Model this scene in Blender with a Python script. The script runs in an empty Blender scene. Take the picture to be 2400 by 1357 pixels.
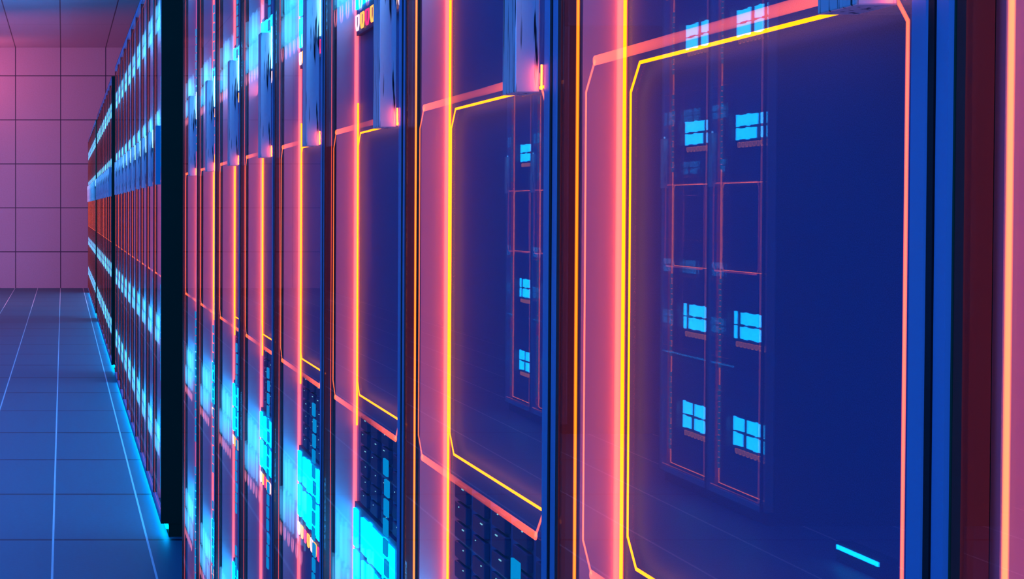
import bpy, bmesh, math, random
from mathutils import Vector, Matrix

# ------------------------------------------------------------------ camera, world, lamps, exposure
SC = bpy.context.scene
COL = SC.collection
CAM_Z = 1.25
cam_data = bpy.data.cameras.new('camera')
cam = bpy.data.objects.new('camera', cam_data)
COL.objects.link(cam)
F_PX = 4175.0
cam_data.sensor_width = 36.0
cam_data.lens = 36.0 * F_PX / 2400.0
cam_data.shift_x = (1200.0 - 147.0) / 2400.0
cam_data.shift_y = -(678.5 - 585.0) / 2400.0
cam_data.clip_start = 0.02
cam_data.clip_end = 200
cam.location = (0, 0, CAM_Z)
cam.rotation_euler = (math.pi / 2 - 97.0 / F_PX, 0, 0)
SC.camera = cam

w = bpy.data.worlds.new('world')
SC.world = w
w.use_nodes = True
w.node_tree.nodes['Background'].inputs[0].default_value = (0.015, 0.07, 0.30, 1)
w.node_tree.nodes['Background'].inputs[1].default_value = 0.5

SC.view_settings.view_transform = 'Standard'
SC.view_settings.look = 'None'
SC.view_settings.gamma = 1
SC.view_settings.use_curve_mapping = False
SC.view_settings.exposure = 0.0
SC.cycles.use_denoising = True
SC.cycles.transparent_max_bounces = 48
SC.cycles.max_bounces = 8
SC.cycles.sample_clamp_indirect = 4.0


def area(name, loc, target, sx, sy, power, colour, spread=math.pi):
    d = bpy.data.lights.new(name, 'AREA')
    d.shape = 'RECTANGLE'
    d.size, d.size_y = sx, sy
    d.energy = power
    d.color = colour
    d.spread = spread
    o = bpy.data.objects.new(name, d)
    COL.objects.link(o)
    o.location = loc
    v = Vector(target) - Vector(loc)
    o.rotation_euler = v.to_track_quat('-Z', 'Y').to_euler()
    return o


area('added_overhead_fill', (-1.0, 7.75, 3.70), (-1.0, 7.75, 0), 1.2, 20.5, 295, (0.03, 0.22, 1.0))  # blue fill added overhead for the whole aisle, no fitting modelled
area('added_overhead_fill', (-1.2, 19.5, 2.4), (-0.6, 23.5, 3.74), 1.0, 1.0, 70, (0.03, 0.42, 1.0))  # unseen blue fill hung in mid-air to brighten the far ceiling
area('added_aisle_fill', (-2.4, 23.0, 1.6), (-0.2, 27.9, 0.9), 1.6, 2.2, 85, (1.0, 0.18, 0.36))  # unseen pink fill added to tint the end wall and far floor
area('added_aisle_fill', (-1.1, -0.8, 1.9), (-0.3, 6.0, 1.4), 1.4, 1.6, 22, (0.05, 0.25, 1.0))  # unseen blue fill added behind the camera for surfaces facing it
area('added_corner_fill', (-1.8, 27.1, 3.1), (-0.6, 27.9, 3.76), 2.0, 0.2, 15, (1.0, 0.14, 0.20))  # unseen pink fill added for the band where wall meets ceiling

# ------------------------------------------------------------------ materials


def mat(name):
    m = bpy.data.materials.new(name)
    m.use_nodes = True
    nt = m.node_tree
    for n in list(nt.nodes):
        nt.nodes.remove(n)
    out = nt.nodes.new('ShaderNodeOutputMaterial')
    return m, nt, out


def pbr(name, col, rough=0.5, metal=0.0, spec=0.5, noise=0.0, nscale=(40, 40, 40)):
    m, nt, out = mat(name)
    b = nt.nodes.new('ShaderNodeBsdfPrincipled')
    b.inputs['Base Color'].default_value = (*col, 1)
    b.inputs['Roughness'].default_value = rough
    b.inputs['Metallic'].default_value = metal
    b.inputs['Specular IOR Level'].default_value = spec
    nt.links.new(b.outputs[0], out.inputs[0])
    if noise:
        tc = nt.nodes.new('ShaderNodeTexCoord')
        mp = nt.nodes.new('ShaderNodeMapping')
        mp.inputs['Scale'].default_value = nscale
        nz = nt.nodes.new('ShaderNodeTexNoise')
        nz.inputs['Detail'].default_value = 6
        mx = nt.nodes.new('ShaderNodeMix')
        mx.data_type = 'RGBA'
        mx.inputs[6].default_value = (*[c * (1 - noise) for c in col], 1)
        mx.inputs[7].default_value = (*[min(1, c * (1 + noise)) for c in col], 1)
        nt.links.new(tc.outputs['Object'], mp.inputs[0])
        nt.links.new(mp.outputs[0], nz.inputs[0])
        nt.links.new(nz.outputs[0], mx.inputs[0])
        nt.links.new(mx.outputs[2], b.inputs['Base Color'])
    return m


def emit(name, col, strength=1.0):
    m, nt, out = mat(name)
    e = nt.nodes.new('ShaderNodeEmission')
    e.inputs[0].default_value = (*col, 1)
    e.inputs[1].default_value = strength
    nt.links.new(e.outputs[0], out.inputs[0])
    return m


def gas(name, col, strength, power=1.5):
    """a soft glow put into the emission, shaped as a gas tube: clear, and brightest where one looks through most of it"""
    m, nt, out = mat(name)
    e = nt.nodes.new('ShaderNodeEmission')
    e.inputs[0].default_value = (*col, 1)
    lw = nt.nodes.new('ShaderNodeLayerWeight')
    lw.inputs[0].default_value = 0.5
    inv = nt.nodes.new('ShaderNodeMath')
    inv.operation = 'SUBTRACT'
    inv.inputs[0].default_value = 1.0
    pw = nt.nodes.new('ShaderNodeMath')
    pw.operation = 'POWER'
    pw.inputs[1].default_value = power
    ml = nt.nodes.new('ShaderNodeMath')
    ml.operation = 'MULTIPLY'
    ml.inputs[1].default_value = strength
    t = nt.nodes.new('ShaderNodeBsdfTransparent')
    a = nt.nodes.new('ShaderNodeAddShader')
    nt.links.new(lw.outputs['Facing'], inv.inputs[1])
    nt.links.new(inv.outputs[0], pw.inputs[0])
    nt.links.new(pw.outputs[0], ml.inputs[0])
    nt.links.new(ml.outputs[0], e.inputs[1])
    nt.links.new(e.outputs[0], a.inputs[0])
    nt.links.new(t.outputs[0], a.inputs[1])
    nt.links.new(a.outputs[0], out.inputs[0])
    return m


def glass(name, r0=0.06, r1=0.05, tint=(0.93, 0.95, 1.0)):
    m, nt, out = mat(name)
    t = nt.nodes.new('ShaderNodeBsdfTransparent')
    t.inputs[0].default_value = (*tint, 1)
    g = nt.nodes.new('ShaderNodeBsdfGlossy')
    g.inputs[0].default_value = (1, 1, 1, 1)
    g.inputs['Roughness'].default_value = 0.0
    mx = nt.nodes.new('ShaderNodeMixShader')
    lw = nt.nodes.new('ShaderNodeLayerWeight')
    lw.inputs[0].default_value = 0.5
    pw = nt.nodes.new('ShaderNodeMath')
    pw.operation = 'POWER'
    pw.inputs[1].default_value = 5.0
    ma = nt.nodes.new('ShaderNodeMath')
    ma.operation = 'MULTIPLY_ADD'
    ma.inputs[1].default_value = r1
    ma.inputs[2].default_value = r0
    nt.links.new(lw.outputs['Facing'], pw.inputs[0])
    nt.links.new(pw.outputs[0], ma.inputs[0])
    nt.links.new(ma.outputs[0], mx.inputs[0])
    nt.links.new(t.outputs[0], mx.inputs[1])
    nt.links.new(g.outputs[0], mx.inputs[2])
    nt.links.new(mx.outputs[0], out.inputs[0])
    return m


def wall_metal(name):
    """inner side wall of a rack: satin metal, soft sheen over a diffuse coat"""
    m, nt, out = mat(name)
    d = nt.nodes.new('ShaderNodeBsdfDiffuse')
    d.inputs[0].default_value = (0.92, 0.37, 0.44, 1)
    g1 = nt.nodes.new('ShaderNodeBsdfGlossy')
    g1.inputs[0].default_value = (0.8, 0.75, 0.85, 1)
    g1.inputs['Roughness'].default_value = 0.40
    g2 = nt.nodes.new('ShaderNodeBsdfGlossy')
    g2.inputs[0].default_value = (0.8, 0.75, 0.85, 1)
    g2.inputs['Roughness'].default_value = 0.06
    m1 = nt.nodes.new('ShaderNodeMixShader')
    m1.inputs[0].default_value = 0.14
    m2 = nt.nodes.new('ShaderNodeMixShader')
    m2.inputs[0].default_value = 0.012
    nt.links.new(d.outputs[0], m1.inputs[1])
    nt.links.new(g1.outputs[0], m1.inputs[2])
    nt.links.new(m1.outputs[0], m2.inputs[1])
    nt.links.new(g2.outputs[0], m2.inputs[2])
    nt.links.new(m2.outputs[0], out.inputs[0])
    return m


def brushed(name):
    """brushed pale metal with black strokes along the grain"""
    m, nt, out = mat(name)
    b = nt.nodes.new('ShaderNodeBsdfPrincipled')
    b.inputs['Roughness'].default_value = 0.36
    b.inputs['Metallic'].default_value = 0.40
    tc = nt.nodes.new('ShaderNodeTexCoord')
    mp = nt.nodes.new('ShaderNodeMapping')
    mp.inputs['Scale'].default_value = (230, 230, 11)
    nz = nt.nodes.new('ShaderNodeTexNoise')
    nz.inputs['Scale'].default_value = 1.0
    nz.inputs['Detail'].default_value = 3
    cr = nt.nodes.new('ShaderNodeValToRGB')
    cr.color_ramp.elements[0].position = 0.58
    cr.color_ramp.elements[0].color = (0.92, 0.90, 0.95, 1)
    cr.color_ramp.elements[1].position = 0.64
    cr.color_ramp.elements[1].color = (0.012, 0.012, 0.03, 1)
    nt.links.new(tc.outputs['Object'], mp.inputs[0])
    nt.links.new(mp.outputs[0], nz.inputs[0])
    nt.links.new(nz.outputs[0], cr.inputs[0])
    nt.links.new(cr.outputs[0], b.inputs['Base Color'])
    nt.links.new(b.outputs[0], out.inputs[0])
    return m


def tiles(name, axis_u, axis_v, pu, ou, pv, ov, wu, wv, base, seam_u, seam_v, rough, spec=0.5):
    """square-edged panels: seams across u and across v, at real spacing in metres"""
    m, nt, out = mat(name)
    b = nt.nodes.new('ShaderNodeBsdfPrincipled')
    b.inputs['Roughness'].default_value = rough
    b.inputs['Specular IOR Level'].default_value = spec
    tc = nt.nodes.new('ShaderNodeTexCoord')
    sp = nt.nodes.new('ShaderNodeSeparateXYZ')
    nt.links.new(tc.outputs['Object'], sp.inputs[0])

    def seam(axis, p, o, wd):
        s = nt.nodes.new('ShaderNodeMath'); s.operation = 'SUBTRACT'
        nt.links.new(sp.outputs[axis], s.inputs[0]); s.inputs[1].default_value = o
        q = nt.nodes.new('ShaderNodeMath'); q.operation = 'PINGPONG'
        nt.links.new(s.outputs[0], q.inputs[0]); q.inputs[1].default_value = p / 2
        l = nt.nodes.new('ShaderNodeMath'); l.operation = 'LESS_THAN'
        nt.links.new(q.outputs[0], l.inputs[0]); l.inputs[1].default_value = wd / 2
        return l, q
    su, qu = seam(axis_u, pu, ou, wu)
    sv, qv = seam(axis_v, pv, ov, wv)
    nz = nt.nodes.new('ShaderNodeTexNoise')
    nz.inputs['Scale'].default_value = 60
    nt.links.new(tc.outputs['Object'], nz.inputs[0])
    m0 = nt.nodes.new('ShaderNodeMix'); m0.data_type = 'RGBA'
    m0.inputs[6].default_value = (*[c * .88 for c in base], 1)
    m0.inputs[7].default_value = (*[c * 1.12 for c in base], 1)
    nt.links.new(nz.outputs[0], m0.inputs[0])
    m1 = nt.nodes.new('ShaderNodeMix'); m1.data_type = 'RGBA'
    nt.links.new(sv.outputs[0], m1.inputs[0])
    nt.links.new(m0.outputs[2], m1.inputs[6])
    m1.inputs[7].default_value = (*seam_v, 1)
    m2 = nt.nodes.new('ShaderNodeMix'); m2.data_type = 'RGBA'
    nt.links.new(su.outputs[0], m2.inputs[0])
    nt.links.new(m1.outputs[2], m2.inputs[6])
    m2.inputs[7].default_value = (*seam_u, 1)
    nt.links.new(m2.outputs[2], b.inputs['Base Color'])
    nt.links.new(b.outputs[0], out.inputs[0])
    return m


M = {}
M['frame'] = pbr('frame_enamel', (0.20, 0.38, 0.66), 0.42, 0.1)
M['upright'] = pbr('maroon_enamel', (0.17, 0.03, 0.03), 0.5, spec=0.2)
M['dark'] = pbr('groove_shade_black', (0.004, 0.004, 0.008), 0.6)
M['body'] = pbr('cabinet_enamel', (0.002, 0.080, 0.045), 0.8, spec=0.05)
M['board'] = pbr('board_lacquer', (0.06, 0.14, 0.32), 0.6, spec=0.15, noise=0.5, nscale=(260, 260, 260))
M['tray'] = pbr('tray_plastic', (0.008, 0.025, 0.12), 0.5, spec=0.2)
M['inner'] = wall_metal('inner_wall_metal')
M['glass'] = glass('door_glass')
M['handle'] = brushed('brushed_metal')
M['handle_cyan_reflect'] = pbr('cyan_reflection', (0.05, 0.75, 0.95), 0.5)  # cyan reflected light put into the handle's colour
M['handle_white_reflect'] = pbr('white_reflection', (0.95, 0.95, 0.95), 0.5)  # white reflected light put into the handle's colour
M['neon'] = emit('amber_neon', (6.5, 1.1, 0.012), 1.0)
M['soft_amber'] = gas('soft_amber_glow', (1.0, 0.18, 0.006), 2.0)
M['soft_red'] = gas('soft_red_glow', (1.0, 0.08, 0.02), 0.8)
M['corner'] = gas('corner_red_glow', (1.0, 0.11, 0.06), 0.9)
M['soft'] = gas('soft_orange_glow', (1.0, 0.11, 0.02), 1.9)
M['cyan'] = emit('cyan_led', (0.0, 5.4, 12.5), 1.0)
M['ghost'] = gas('bar_ghost_glow', (0.08, 0.50, 1.0), 0.16)
M['dot'] = emit('dot_led', (0.0, 0.45, 1.0), 0.7)
M['ring_a'] = emit('ring_amber', (3.0, 0.9, 0.15), 1.0)
M['ring_m'] = emit('ring_magenta', (1.4, 0.05, 0.30), 1.0)
M['ring_w'] = emit('ring_white', (2.0, 1.2, 1.4), 1.0)
M['ring_g'] = gas('ring_glow', (1.0, 0.22, 0.30), 0.45)
M['base'] = emit('base_strip_led', (0.0, 0.75, 1.9), 10)
M['foot_amber'] = emit('foot_amber_led', (3.0, 0.24, 0.03), 8.0)
M['head_cyan'] = emit('head_cyan_led', (0.4, 1.5, 2.6), 5.0)
M['tick'] = emit('status_led', (0.3, 0.8, 0.9), 0.8)

# ------------------------------------------------------------------ mesh helpers


def box(bm, x0, x1, y0, y1, z0, z1):
    v = [bm.verts.new(p) for p in ((x0, y0, z0), (x1, y0, z0), (x1, y1, z0), (x0, y1, z0),
                                   (x0, y0, z1), (x1, y0, z1), (x1, y1, z1), (x0, y1, z1))]
    for f in ((0, 3, 2, 1), (4, 5, 6, 7), (0, 1, 5, 4), (1, 2, 6, 5), (2, 3, 7, 6), (3, 0, 4, 7)):
        bm.faces.new([v[i] for i in f])


def bevel_box(bm, x0, x1, y0, y1, z0, z1, r):
    t = bmesh.new()
    box(t, x0, x1, y0, y1, z0, z1)
    bmesh.ops.bevel(t, geom=list(t.edges), offset=r, segments=2, affect='EDGES', profile=0.5)
    me = bpy.data.meshes.new('t')
    t.to_mesh(me)
    t.free()
    bm.from_mesh(me)
    bpy.data.meshes.remove(me)


def tube(bm, pts, r, closed=False, seg=8, rx=None):
    """round bar along a polyline lying in a y-z plane"""
    rx = rx or r
    pts = [Vector(p) for p in pts]
    n = len(pts)
    X = Vector((1, 0, 0))
    rings = []
    for i, p in enumerate(pts):
        a = pts[i - 1] if (i > 0 or closed) else None
        b = pts[(i + 1) % n] if (i < n - 1 or closed) else None
        t0 = (p - a).normalized() if a is not None else None
        t1 = (b - p).normalized() if b is not None else None
        if t0 is None: t, k = t1, 1
        elif t1 is None: t, k = t0, 1
        else:
            t = (t0 + t1).normalized()
            k = 1 / max(0.5, t.dot(t1))
        s = t.cross(X)
        rings.append([bm.verts.new(p + X * rx * math.cos(2 * math.pi * j / seg) + s * r * k * math.sin(2 * math.pi * j / seg))
                      for j in range(seg)])
    for i in range(n if closed else n - 1):
        A, B = rings[i], rings[(i + 1) % n]
        for j in range(seg):
            f = bm.faces.new((A[j], A[(j + 1) % seg], B[(j + 1) % seg], B[j]))
            f.smooth = True
    if not closed:
        bm.faces.new(rings[0])
        bm.faces.new(rings[-1])


def obj(name, bm, m, parent=None):
    bmesh.ops.recalc_face_normals(bm, faces=bm.faces)
    me = bpy.data.meshes.new(name)
    bm.to_mesh(me)
    bm.free()
    me.materials.append(m)
    o = bpy.data.objects.new(name, me)
    COL.objects.link(o)
    o.parent = parent
    return o


def one(name, m, parent, fn, *a, **k):
    bm = bmesh.new()
    fn(bm, *a, **k)
    return obj(name, bm, m, parent)


def tag(o, label, cat, group=None):
    o['label'] = label
    o['category'] = cat
    if group:
        o['group'] = group


# ------------------------------------------------------------------ the room
def struct(name, m, *dims):
    o = one(name, m, None, box, *dims)
    o['kind'] = 'structure'
    return o


XL, XR, Y0, YE, ZC = -3.3, 1.7, -1.0, 27.9, 3.76
M['floor'] = tiles('floor_tiles', 0, 1, 0.3545, -0.036, 1.07, 0.27, 0.0080, 0.032,
                   (0.03, 0.17, 0.25), (0.95, 0.95, 0.95), (0.01, 0.015, 0.05), 0.45, 0.35)
M['endwall'] = tiles('wall_panels', 0, 2, 0.705, -0.033, 0.688, 0.567, 0.014, 0.014,
                     (0.55, 0.42, 0.60), (0.05, 0.03, 0.10), (0.05, 0.03, 0.10), 0.45, 0.4)
M['ceil'] = tiles('ceiling_panels', 0, 1, 0.705, -0.033, 3.5, 27.9, 0.014, 0.014,
                  (0.50, 0.45, 0.62), (0.05, 0.04, 0.10), (0.3, 0.3, 0.4), 0.45, 0.4)
M['plain'] = pbr('side_wall_paint', (0.10, 0.12, 0.22), 0.7)
struct('floor', M['floor'], XL, XR, Y0, YE, -0.1, 0)
struct('wall_end', M['endwall'], XL, XR, YE, YE + 0.1, 0, ZC)
struct('ceiling', M['ceil'], XL, XR, Y0, YE, ZC, ZC + 0.1)
struct('wall_right', M['plain'], XR, XR + 0.1, Y0, YE, 0, ZC)
struct('wall_left', M['plain'], XL - 0.1, XL, Y0, YE, 0, ZC)

# ------------------------------------------------------------------ the server rack
# local axes: x into the rack from its front plane, y along the row from its near end, z up
W, D = 0.600, 1.0
ZB, ZT = 0.05, 2.256
XBK = 0.050                      # depth of the board behind the glass
C = CAM_Z
BAR_ROWS = {0: ((C + .815, C + .762), (C + .757, C + .705)),
            1: ((C + .385, C + .335), (C + .330, C + .280)),
            2: ((C - .425, C - .478), (C - .484, C - .537)),
            3: ((C - .860, C - .918), (C - .924, C - .980))}
RING_Z = (C + .686, C + .260, C - .560, C - 1.002)
DOT_Z = ((C + .60, C + .88), (C + .18, C + .51), (C - .65, C - .295), (C - 1.075, C - .74))
BAR_COLS = [((.548, .574), (.516, .543), (.466, .510), (.438, .456), (.396, .432), (.352, .390), (.322, .346), (.276, .316), (.236, .270), (.206, .230)),
            ((.540, .574), (.512, .536), (.470, .506), (.422, .462), (.394, .416), (.350, .386), (.310, .344), (.270, .304), (.236, .264), (.206, .230))]


def rounded_ring(bm, x, yc, zc, hw, hh, r, seg=6):
    pts = [(x, yc - hw, zc + hh), (x, yc + hw, zc + hh), (x, yc + hw, zc - hh * .3), (x, yc + hw * .5, zc - hh),
           (x, yc - hw * .5, zc - hh), (x, yc - hw, zc - hh * .3)]
    tube(bm, pts, r, closed=True, seg=seg)


def loop_pts(x, y0, y1, z0, z1, c):
    return [(x, y1, z0 + c), (x, y1, z1 - c), (x, y1 - c, z1), (x, y0 + c, z1), (x, y0, z1 - c),
            (x, y0, z0 + c), (x, y0 + c, z0), (x, y1 - c, z0)]


def stile(bm):
    """near upright of the door: two raised ribs with grooves between, as one extruded section"""
    sec = [(0.024, 0.0405), (0.004, 0.0405), (0.001, 0.0395), (0.001, 0.0265), (0.005, 0.0250), (0.013, 0.0248), (0.013, 0.0202),
           (0.005, 0.0200), (0.002, 0.0190), (0.002, 0.0085), (0.005, 0.0072), (0.024, 0.0070)]
    rows = [[bm.verts.new((x, y, z)) for x, y in sec] for z in (ZB + .004, ZT - .004)]
    n = len(sec)
    for i in range(n):
        bm.faces.new((rows[0][i], rows[0][(i + 1) % n], rows[1][(i + 1) % n], rows[1][i]))
    bm.faces.new(rows[0])
    bm.faces.new(rows[1])


def door_frame(bm):
    stile(bm)
    box(bm, 0.0, 0.016, 0.0405, 0.590, ZT - .030, ZT - .004)      # head
    box(bm, 0.0, 0.016, 0.0405, 0.590, ZB + .004, ZB + .026)      # foot


FRAMES = {}


def set_frame(rack, which):
    for ch in rack.children:
        if ch.name.startswith('frame_light'):
            ch.data = FRAMES[which]
        for g in ch.children:
            if g.name.startswith('soft_frame_light'):
                g.data = FRAMES['thick' if which == 'long' else 'thin']


def make_rack(detailed):
    root = bpy.data.objects.new('server_rack', None)
    COL.objects.link(root)
    rnd = random.Random(7)

    def body(bm):
        box(bm, XBK + .004, D, 0.0004, 0.598, ZB, ZT)
        box(bm, 0.001, XBK + .004, 0.0004, 0.0018, ZB, ZT)
        box(bm, 0.0, XBK + .004, 0.002, 0.598, ZT - .003, ZT)
        box(bm, 0.0, XBK + .004, 0.002, 0.598, ZB, ZB + .003)
    one('cabinet', M['body'], root, body)
    one('plinth', M['body'], root, box, 0.030, D - .05, 0.002, 0.598, 0.0, ZB)
    one('base_light', M['base'], root, box, 0.020, 0.0298, 0.004, 0.596, 0.030, 0.042)
    one('side_panel', M['inner'], root, box, 0.0165, XBK, 0.590, 0.598, ZB + .003, ZT - .003)
    one('side_panel', M['inner'], root, box, 0.0245, XBK, 0.002, 0.012, ZB + .003, ZT - .003)
    one('back_board', M['board'], root, box, XBK, XBK + .004, 0.012, 0.590, ZB + .003, ZT - .003)
    # the corner line: whole on some racks, only beside the loop on the others
    long_frame = one('frame_light', M['neon'], root, tube,
                     [(.0457, .583, C - 1.165), (.0457, .583, ZT - .045), (.0457, .030, ZT - .045), (.0457, .030, C - 1.165)], .0013, closed=True, seg=6)
    FRAMES['long'] = long_frame.data
    if 'short' not in FRAMES:
        def short_frame(bm):
            tube(bm, [(.0457, .583, C - .309), (.0457, .583, C + .149)], .0013, seg=6)
            tube(bm, [(.0457, .583, C - 1.165), (.0457, .030, C - 1.165)], .0013, seg=6)
            tube(bm, [(.0457, .583, ZT - .045), (.0457, .030, ZT - .045)], .0013, seg=6)
        t = one('frame_light', M['neon'], None, short_frame)
        FRAMES['short'] = t.data
        bpy.data.objects.remove(t)
    one('corner_glow', M['corner'], root, tube, [(.0440, .587, ZB + .01), (.0440, .587, ZT - .01)], .0022, seg=10, rx=.0034)  # neon's glow along the corner, put in as an emissive tube
    one('loop_light', M['neon'], root, tube, loop_pts(.041, .055, .5535, C - .2606, C + .1046, .020), .0014, closed=True, seg=6, rx=.0007)
    door = one('door', M['frame'], root, door_frame)
    one('glass_pane', M['glass'], door, box, 0.0008, 0.0028, 0.0405, 0.590, ZB + .026, ZT - .030)
    one('groove_shade', M['dark'], door, box, 0.0014, 0.0128, 0.0198, 0.0252, ZB + .006, ZT - .006)  # black strip stands in for the shade inside the groove
    one('far_upright', M['upright'], door, box, 0.0, 0.012, 0.590, 0.5975, ZB + .004, ZT - .004)
    h = bmesh.new()
    bevel_box(h, -0.0185, 0.0007, 0.052, 0.092, C + .0909, C + .315, .0008)
    handle = obj('handle', h, M['handle'], door)
    # blurred ghosts of the neon lines, put in as glowing tubes behind the glass
    lp = loop_pts(.0055, .0525, .5436, C - .2625, C + .1050, .021)

    def soft_loop(bm):
        tube(bm, [lp[2], lp[3]], .0036, seg=12, rx=.0016)
        tube(bm, [lp[6], lp[7]], .0036, seg=12, rx=.0016)
        tube(bm, [lp[7], lp[0], lp[1], lp[2]], .0012, seg=10, rx=.0007)
        tube(bm, [lp[3], lp[4], lp[5], lp[6]], .0012, seg=10, rx=.0009)
    one('soft_loop_ghost', M['soft'], door, soft_loop)
    sf = [(.0055, .046, C - 1.165), (.0055, .565, C - 1.165), (.0055, .565, ZT - .060), (.0055, .046, ZT - .060)]
    FRAMES['thick'] = one('soft_frame_light', M['soft_amber'], door, tube, sf, .0019, seg=12, rx=.0014).data
    if 'thin' not in FRAMES:
        t = one('soft_frame_light', M['soft_red'], None, tube, sf, .0009, seg=8, rx=.0007)  # thinner, dimmer ghost glow for the farther racks
        FRAMES['thin'] = t.data
        bpy.data.objects.remove(t)

    def dots(bm, k):
        z0, z1 = DOT_Z[k]
        z = z1
        i = 0
        while z > z0:
            s = (.004, -.004, .0, .003)[i % 4]
            box(bm, 0.005, 0.0074, .122 + s, .146 + s, z - .019, z)
            z -= .0235
            i += 1
    for k in range(4):
        one('indicator_strip', M['dot'], door, dots, k)

    def ghost(bm, k):
        r2 = random.Random(3 + k)
        for z1, z0 in BAR_ROWS[k]:
            y = .545
            while y > .22:
                if r2.random() < .6:
                    tube(bm, [(.0060, y, z0 + r2.uniform(-.004, .004)), (.0060, y, z1 + r2.uniform(-.006, .006))], .0022, seg=8)
                y -= .0075
    for k in range(4):
        one('bar_ghost', M['ghost'], door, ghost, k)  # blurred ghosts of the LED bars, put in as emissive tubes

    if detailed:
        for k in range(4):
            for j in range(6):
                one('ring_ghost', M['ring_g'], door, rounded_ring, .0060, .535 - .052 * j, RING_Z[k] + .004, .010, .011, .0012)  # ghosts of the indicator rings on the glass, put in as glow
    if detailed:
        one('amber_light', M['foot_amber'], door, box, -.0003, .0008, .044, .0452, C + .0925, C + .112)  # LED tick added so its light reddens the handle foot
    one('cyan_light', M['head_cyan'], door, box, -.0003, .0008, .044, .0452, C + .250, C + .325)  # LED strip added so its light whitens the handle top

    for k in range(4):
        (a1, a0), (b1, b0) = BAR_ROWS[k]
        md = one('led_module', M['tray'], root, box, .043, XBK, .195, .582, RING_Z[k] - .016, a1 + .008)
        cells = []
        for row, cols in zip(BAR_ROWS[k], BAR_COLS):
            for i, (y0, y1) in enumerate(cols):
                if (i + 2 * k) % 7 == 5:
                    continue
                cells.append((row, y0, y1, .003 if i % 3 else 0.0))
        if detailed:
            for (z1, z0), y0, y1, dz in cells:
                one('led_bar', M['cyan'], md, box, .0395, .043, y0, y1, z0 + dz, z1 - dz)
            for j in range(9):
                one('indicator_ring', M[('ring_w', 'ring_a', 'ring_m', 'ring_a')[j % 4]], md, rounded_ring,
                    .0405, .560 - .040 * j, RING_Z[k], .011, .010, .0013)
        else:
            def allbars(bm):
                for (z1, z0), y0, y1, dz in cells:
                    box(bm, .0395, .043, y0, y1, z0 + dz, z1 - dz)
            one('led_bar_grid', M['cyan'], md, allbars)

            def rings(bm):
                for j in range(9):
                    rounded_ring(bm, .0405, .560 - .040 * j, RING_Z[k], .011, .010, .0013)
            one('indicator_ring_row', M['ring_a'], md, rings)
    if detailed:
        for zt, rows in ((C - .290, 6), (C + .545, 6)):
            for c in range(5):
                yc = .545 - .0 - .081 * c - .03

                def tray(bm):
                    for r in range(rows):
                        bevel_box(bm, .044, XBK, yc - .026, yc + .026, zt - r * .021 - .0175, zt - r * .021, .0012)
                st = one('drive_stack', M['tray'], root, tray)

                for r in range(rows):
                    if rnd.random() < .6:
                        yy = yc - .02 + rnd.uniform(0, .03)
                        one('status_light', M['tick'], st, box, .0432, .044, yy, yy + rnd.choice((.002, .003, .008)),
                            zt - r * .021 - .004, zt - r * .021 - .003)
    return root


def dup(root):
    r = root.copy()
    COL.objects.link(r)
    for ch in list(root.children):
        c = ch.copy()
        COL.objects.link(c)
        c.parent = r
        for g in ch.children:
            d = g.copy()
            COL.objects.link(d)
            d.parent = c
    return r


XF = 0.3733
ORD = ['first', 'second', 'third', 'fourth', 'fifth', 'sixth', 'seventh', 'eighth', 'ninth', 'tenth']
fine, coarse = make_rack(True), make_rack(False)
fresh = {id(fine): True, id(coarse): True}


def place(proto, x, y, flip, label, group):
    if fresh[id(proto)]:
        fresh[id(proto)] = False
        r = proto
    else:
        r = dup(proto)
    r.location = (x, y, 0)
    r.rotation_euler = (0, 0, math.pi if flip else 0)
    tag(r, label, 'server rack', group)
    return r


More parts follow.
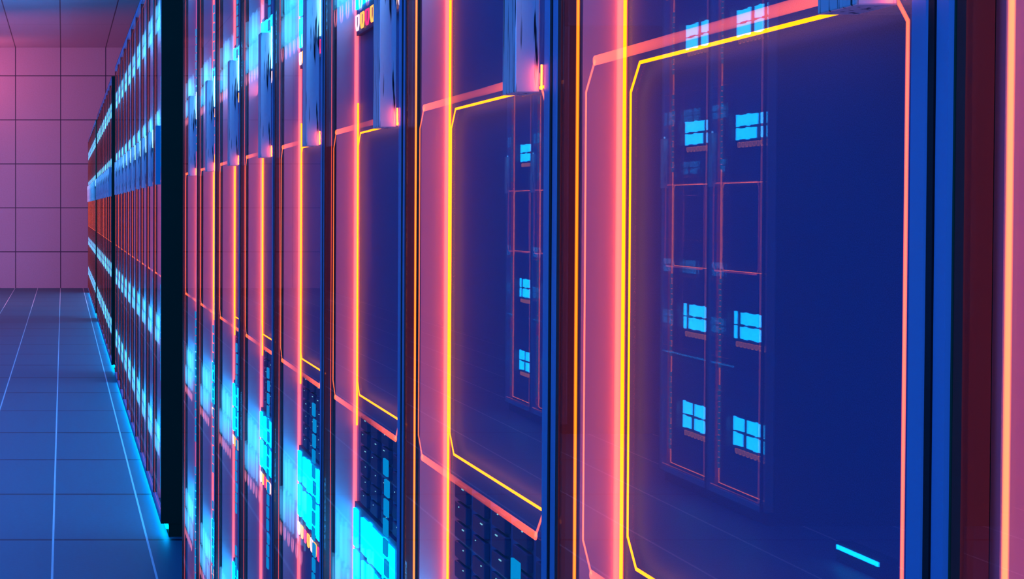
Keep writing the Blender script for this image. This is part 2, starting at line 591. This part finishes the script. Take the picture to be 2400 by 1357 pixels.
near = ['server rack nearest the camera, only its orange-lit far edge inside the right picture edge',
        'server rack with the huge dark blue glass door that fills the right half',
        'second whole server rack from the right, its handle ending above a glass reflection',
        'third whole server rack from the right, with cyan bars low behind its glass',
        'fourth whole server rack from the right, between two narrower lit doors',
        'fifth whole server rack from the right, its handle wholly in view under the top edge',
        'sixth whole server rack from the right in the nearest bank',
        'seventh whole server rack from the right, second from the dark end panel',
        'last rack of the nearest bank, right beside the dark teal end panel']
for k in range(9):
    r = place(fine, XF, 0.148 + .6 * k, False, near[k], 'racks of the nearest bank')
    set_frame(r, 'long' if k < 3 else 'short')
special = {}  # racks whose handle colour stands in for reflected light
for nm, y0, what in (('second', 6.75, 'bank behind the dark teal end panel'),
                     ('third', 13.62, 'third bank, between two black gaps'),
                     ('farthest', 20.30, 'farthest bank, beside the end wall')):
    for k in range(10):
        lab = '%s rack from the camera in the %s' % (ORD[k], what)
        r = place(coarse, XF, y0 + .6 * k, False, lab, 'racks of the %s bank' % nm)
        set_frame(r, 'short')
        if k == 0:
            special[nm] = r
XO = -1.993
for k, y in enumerate((7.577, 8.177, 10.44, 11.04)):
    lab = ['opposite-row rack mirrored in the largest glass door, the fuller mirror image',
           'opposite-row rack mirrored in the largest glass door, the sliver left of the fuller image',
           'opposite-row rack mirrored at the right edge of the second glass door',
           'opposite-row rack mirrored in the second glass door, left of another mirror image'][k]
    r = place(coarse, XO, y, True, lab, 'racks of the opposite row')
    set_frame(r, 'long')
    for ch in list(r.children):
        if ch.name.startswith('base_light'):        # the lower strip of this row is dark
            bpy.data.objects.remove(ch)
for nm, m in (('second', 'handle_cyan_reflect'), ('third', 'handle_white_reflect')):
    for d in special[nm].children:
        for h in list(d.children):
            if h.name.startswith('cyan_light'):
                bpy.data.objects.remove(h)
            elif h.name.startswith('handle'):
                h.data = h.data.copy()
                h.data.materials[0] = M[m]
                h['label'] = 'plain cyan handle' if nm == 'second' else 'plain white handle'
strip = bpy.data.objects.new('floor_light', None)
COL.objects.link(strip)
strip.location = (XO, 5.95, 0)
tag(strip, 'short cyan floor light mirrored at the bottom right of the largest glass door', 'light')
one('housing', M['body'], strip, box, -.06, 0, 0, .34, 0, .07)
one('diffuser', M['base'], strip, box, 0, .004, .01, .33, .045, .060)
